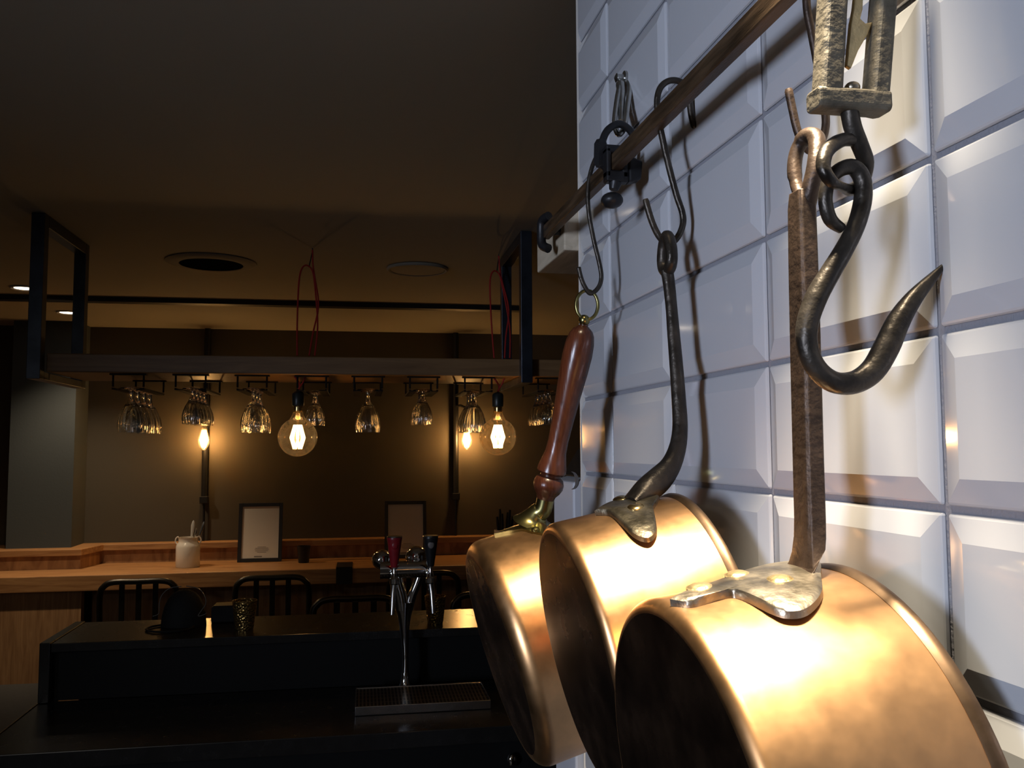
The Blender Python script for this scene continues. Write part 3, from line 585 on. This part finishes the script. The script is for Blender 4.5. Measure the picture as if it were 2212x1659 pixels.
# goblets
def goblet(name,r,h,base):
    T=thing(name,'','wine glass',(0,0,0)); T['group']='goblets hanging under the shelf'
    z0=1.7325-1.7325 # foot rests on runners
    MB().lathe([(.001,.0065),(.010,.0055),(base*.9,.0012),(base,.0006),(base,-.0008),(.012,-.003),(.0065,-.006)],(0,0,0),n=28).build('foot','glass',parent=T,local=True)
    st=h*.33
    MB().lathe([(.0065,-.006),(.0058,-.014),(.0075,-st+.012),(.011,-st+.003)],(0,0,0),n=18,rib=.08,nr=6).build('stem','glass',parent=T,local=True)
    b=h-st; P=[]
    for i in range(13):
        t=i/12; rr=r*math.sin(min(1,.18+t*1.05)*PI/2)**.85 if t<.78 else r*(1-.045*(t-.78)/.22)
        P.append((max(rr,.011) if i else .011,-st+.003-b*t,1 if t<.8 else max(0,1-(t-.8)*6)))
    Q=[(p[0]-.0018,p[1],p[2]) for p in P[::-1]][:-1]
    MB().lathe(P+Q,(0,0,0),n=96,rib=.03,nr=16,capa=True,capb=True).build('bowl','glass',parent=T,local=True,ang=80)
    return T
ZF=1.7362
big=goblet('wine_goblet',.038,.137,.034); small=goblet('wine_goblet',.031,.112,.031)
rows=[(0,big,4),(1,small,4),(2,big,3),(3,small,2),(4,big,2),(5,small,3),(6,big,3),(7,small,4)]
nth=['front','second','third','fourth']; used=set()
VS={3:2.98,6:2.90}
for ri,kd,nn in rows:
    sp_=.079 if kd is big else .066
    for k in range(nn):
        lab='%s goblet in the %s rack, %s'%('large ribbed' if kd is big else 'small ribbed',ORD[ri].replace('eighth and ',''),nth[k]+(' from the front' if k else ''))
        v=VS.get(ri,2.835)+k*sp_
        o=kd if id(kd) not in used else dup(kd,(0,0,0),lab)
        used.add(id(kd)); o.location=bar(RU[ri]+random.uniform(-.002,.002)*0,v,ZF); o['label']=lab; o.rotation_euler=(0,0,random.random()*.4)

# ------------------------------------------------------------------ pendant bulbs
for i,(u,v,z) in enumerate(GLOBES):
    lab=('round amber filament bulb on a red cord, left of the two pendants','round amber filament bulb on a red cord, right of the two pendants')[i]
    T=thing('pendant_bulb',lab,'pendant light',bar(u,v,z),BETA,'pendant globe bulbs')
    r=.0605; P=[(max(.0005,r*math.sin(q)),-r*math.cos(q)) for q in [PI*k/24*.86 for k in range(25)]]
    P+=[(.0165,.073),(.0155,.083)]
    MB().lathe(P,bar(u,v,z),n=40,capb=False,capa=False).build('globe','bulbglass',parent=T)
    fl=MB()
    for k in range(8):
        q=2*PI*k/8; fl.tube([bar(u+.010*math.cos(q),v+.010*math.sin(q),z+.038),bar(u+.021*math.cos(q),v+.021*math.sin(q),z-.002),bar(u+.012*math.cos(q+.5),v+.012*math.sin(q+.5),z-.036)],.0032,6)
    fl.build('filament','fil',parent=T)
    MB().lathe([(.0035,.030),(.004,.05),(.009,.075)],bar(u,v,z),n=12).build('filament_stem','bulbglass',parent=T)
    MB().lathe([(.0135,.078),(.0148,.083),(.0135,.088),(.0148,.093),(.0135,.098),(.015,.100)],bar(u,v,z),n=20).build('screw_cap','brass',parent=T)
    MB().lathe([(.0175,.098),(.0185,.101),(.0185,.136),(.014,.142),(.005,.146)],bar(u,v,z),n=20).build('socket','socket',parent=T)
    o=0 if i==0 else (.649)
    def cp(px,py,vv,o=o): q=uvz(atv(px,py,vv)); return bar(q.x+o,vv,q.z)
    c1=smoothpath([(u,v,z+.144),(u+.004,v,z+.165),(u-.012,v,1.7775)],4)
    cm=MB().tube([bar(*p) for p in c1],.0028,8).tube([bar(*p) for p in smoothpath([(u,v,z+.150),(u+.014,v,z+.172),(u+.022,v,1.7775)],4)],.0022,8)
    for pth in ([(642,768,2.93),(642,700,2.96),(645,620,3.0),(650,585,3.02),(660,573,3.03),(672,580,3.04),(678,600,3.04),(684,660,3.0),(686,710,2.97),(680,768,2.94)],[(675,540,3.06),(676,572,3.05),(680,600,3.04),(688,660,3.0),(676,720,2.97),(668,768,2.94)]):
        cm.tube([cp(*p) for p in smoothpath(pth,4)],.0028,8)
    cm.build('cord','red',parent=T)
    hk_=cp(675,540,3.06); MB().tube([Vector((hk_.x,hk_.y,CEIL-.001)),Vector((hk_.x,hk_.y,hk_.z-.004)),cp(668,575,3.045)],.0018,8).build('ceiling_hook','black_metal',parent=T)
# wall lamps on black conduits
for i,((u,v,z),pu,lab) in enumerate(zip(WALLB,(-.878,.549),('pointed filament bulb on a black wall pipe, behind the second glass rack','pointed filament bulb on a black wall pipe, behind the seventh glass rack'))):
    T=thing('wall_lamp',lab,'wall lamp',bar(pu,5.24,1.6),BETA,'wall pipe lamps')
    MB().tube([bar(pu,5.225,1.262),bar(pu,5.225,CEIL-.001)],.0165,12).build('pipe','black_metal',parent=T)
    MB().tube([bar(pu,5.225,1.0345),bar(pu,5.225,1.262)],.0065,8).build('cable','black_metal',parent=T)
    bbox((pu-.022,5.20,1.245),(pu+.022,5.249,1.285)).build('junction','black_metal',parent=T,smooth=False,bevel=.003)
    MB().tube([bar(pu,5.225,1.80),bar(pu+(u-pu)*.4,5.16,1.80),bar(u,v,1.785),bar(u,v,1.74)],.008,10).build('arm','black_metal',parent=T)
    MB().lathe([(.012,.150),(.020,.145),(.020,.085),(.018,.08)],bar(u,v,z),n=18).build('socket','socket',parent=T)
    MB().lathe([(.0135,.084),(.014,.072),(.020,.045),(.028,.012),(.030,-.008),(.027,-.028),(.016,-.048),(.006,-.056),(.0005,-.057)],bar(u,v,z),n=28,capa=False,capb=False).build('bulb','bulbglass',parent=T)
    fl=MB()
    for k in range(8):
        q=2*PI*k/8; fl.tube([bar(u+.009*math.cos(q),v+.009*math.sin(q),z+.055),bar(u+.021*math.cos(q),v+.021*math.sin(q),z),bar(u+.009*math.cos(q),v+.009*math.sin(q),z-.040)],.0035,6)
    fl.build('filament','fil',parent=T)

# ------------------------------------------------------------------ ceiling fittings
for (d,lab) in zip(DOWN,('lit round downlight left of the hanging shelf, nearer one','lit round downlight seen through the left shelf frame, farther one')):
    T=thing('downlight',lab,'ceiling light',bar(d[0],d[1],CEIL-.01),BETA)
    MB().lathe([(.040,0),(.055,0),(.057,-.004),(.052,-.007),(.040,-.004),(.040,0)],bar(d[0],d[1],CEIL-.0005),n=32,capa=False,capb=False).build('ring','enamel',parent=T)
    MB().lathe([(.0395,-.0005),(.039,-.003),(.001,-.0035)],bar(d[0],d[1],CEIL-.0005),n=32).build('lens','led',parent=T)
T=thing('ceiling_vent','round ceiling vent with dark open throat, left of the red cord','vent',bar(-.555,3.352,CEIL),BETA)
MB().lathe([(.113,0),(.160,0),(.162,-.003),(.150,-.007),(.120,-.012),(.113,-.010)],bar(-.555,3.352,CEIL-.0005),n=48,capa=False,capb=False).build('flange','ceil',parent=T)
MB().lathe([(.113,-.001),(.112,-.006),(.001,-.004)],bar(-.555,3.352,CEIL-.0005),n=48).build('throat','vent_dark',parent=T)
T=thing('ceiling_speaker','round flush speaker grille in the ceiling, right of the red cord','speaker',bar(.205,3.36,CEIL),BETA)
MB().lathe([(.105,0),(.118,0),(.119,-.004),(.112,-.009),(.105,-.007)],bar(.205,3.36,CEIL-.0005),n=48,capa=False,capb=False).build('ring','ceil',parent=T)
MB().lathe([(.105,-.001),(.104,-.006),(.001,-.008)],bar(.205,3.36,CEIL-.0005),n=48).build('grille','ceil',parent=T)
tag(bbox((-2.9,4.19,CEIL-.022),(.76,4.25,CEIL-.0005)).build('ceiling_track','black_metal',origin=bar(-1,4.59,CEIL),rz=BETA,smooth=False),'long black track across the ceiling in front of the back wall','track')
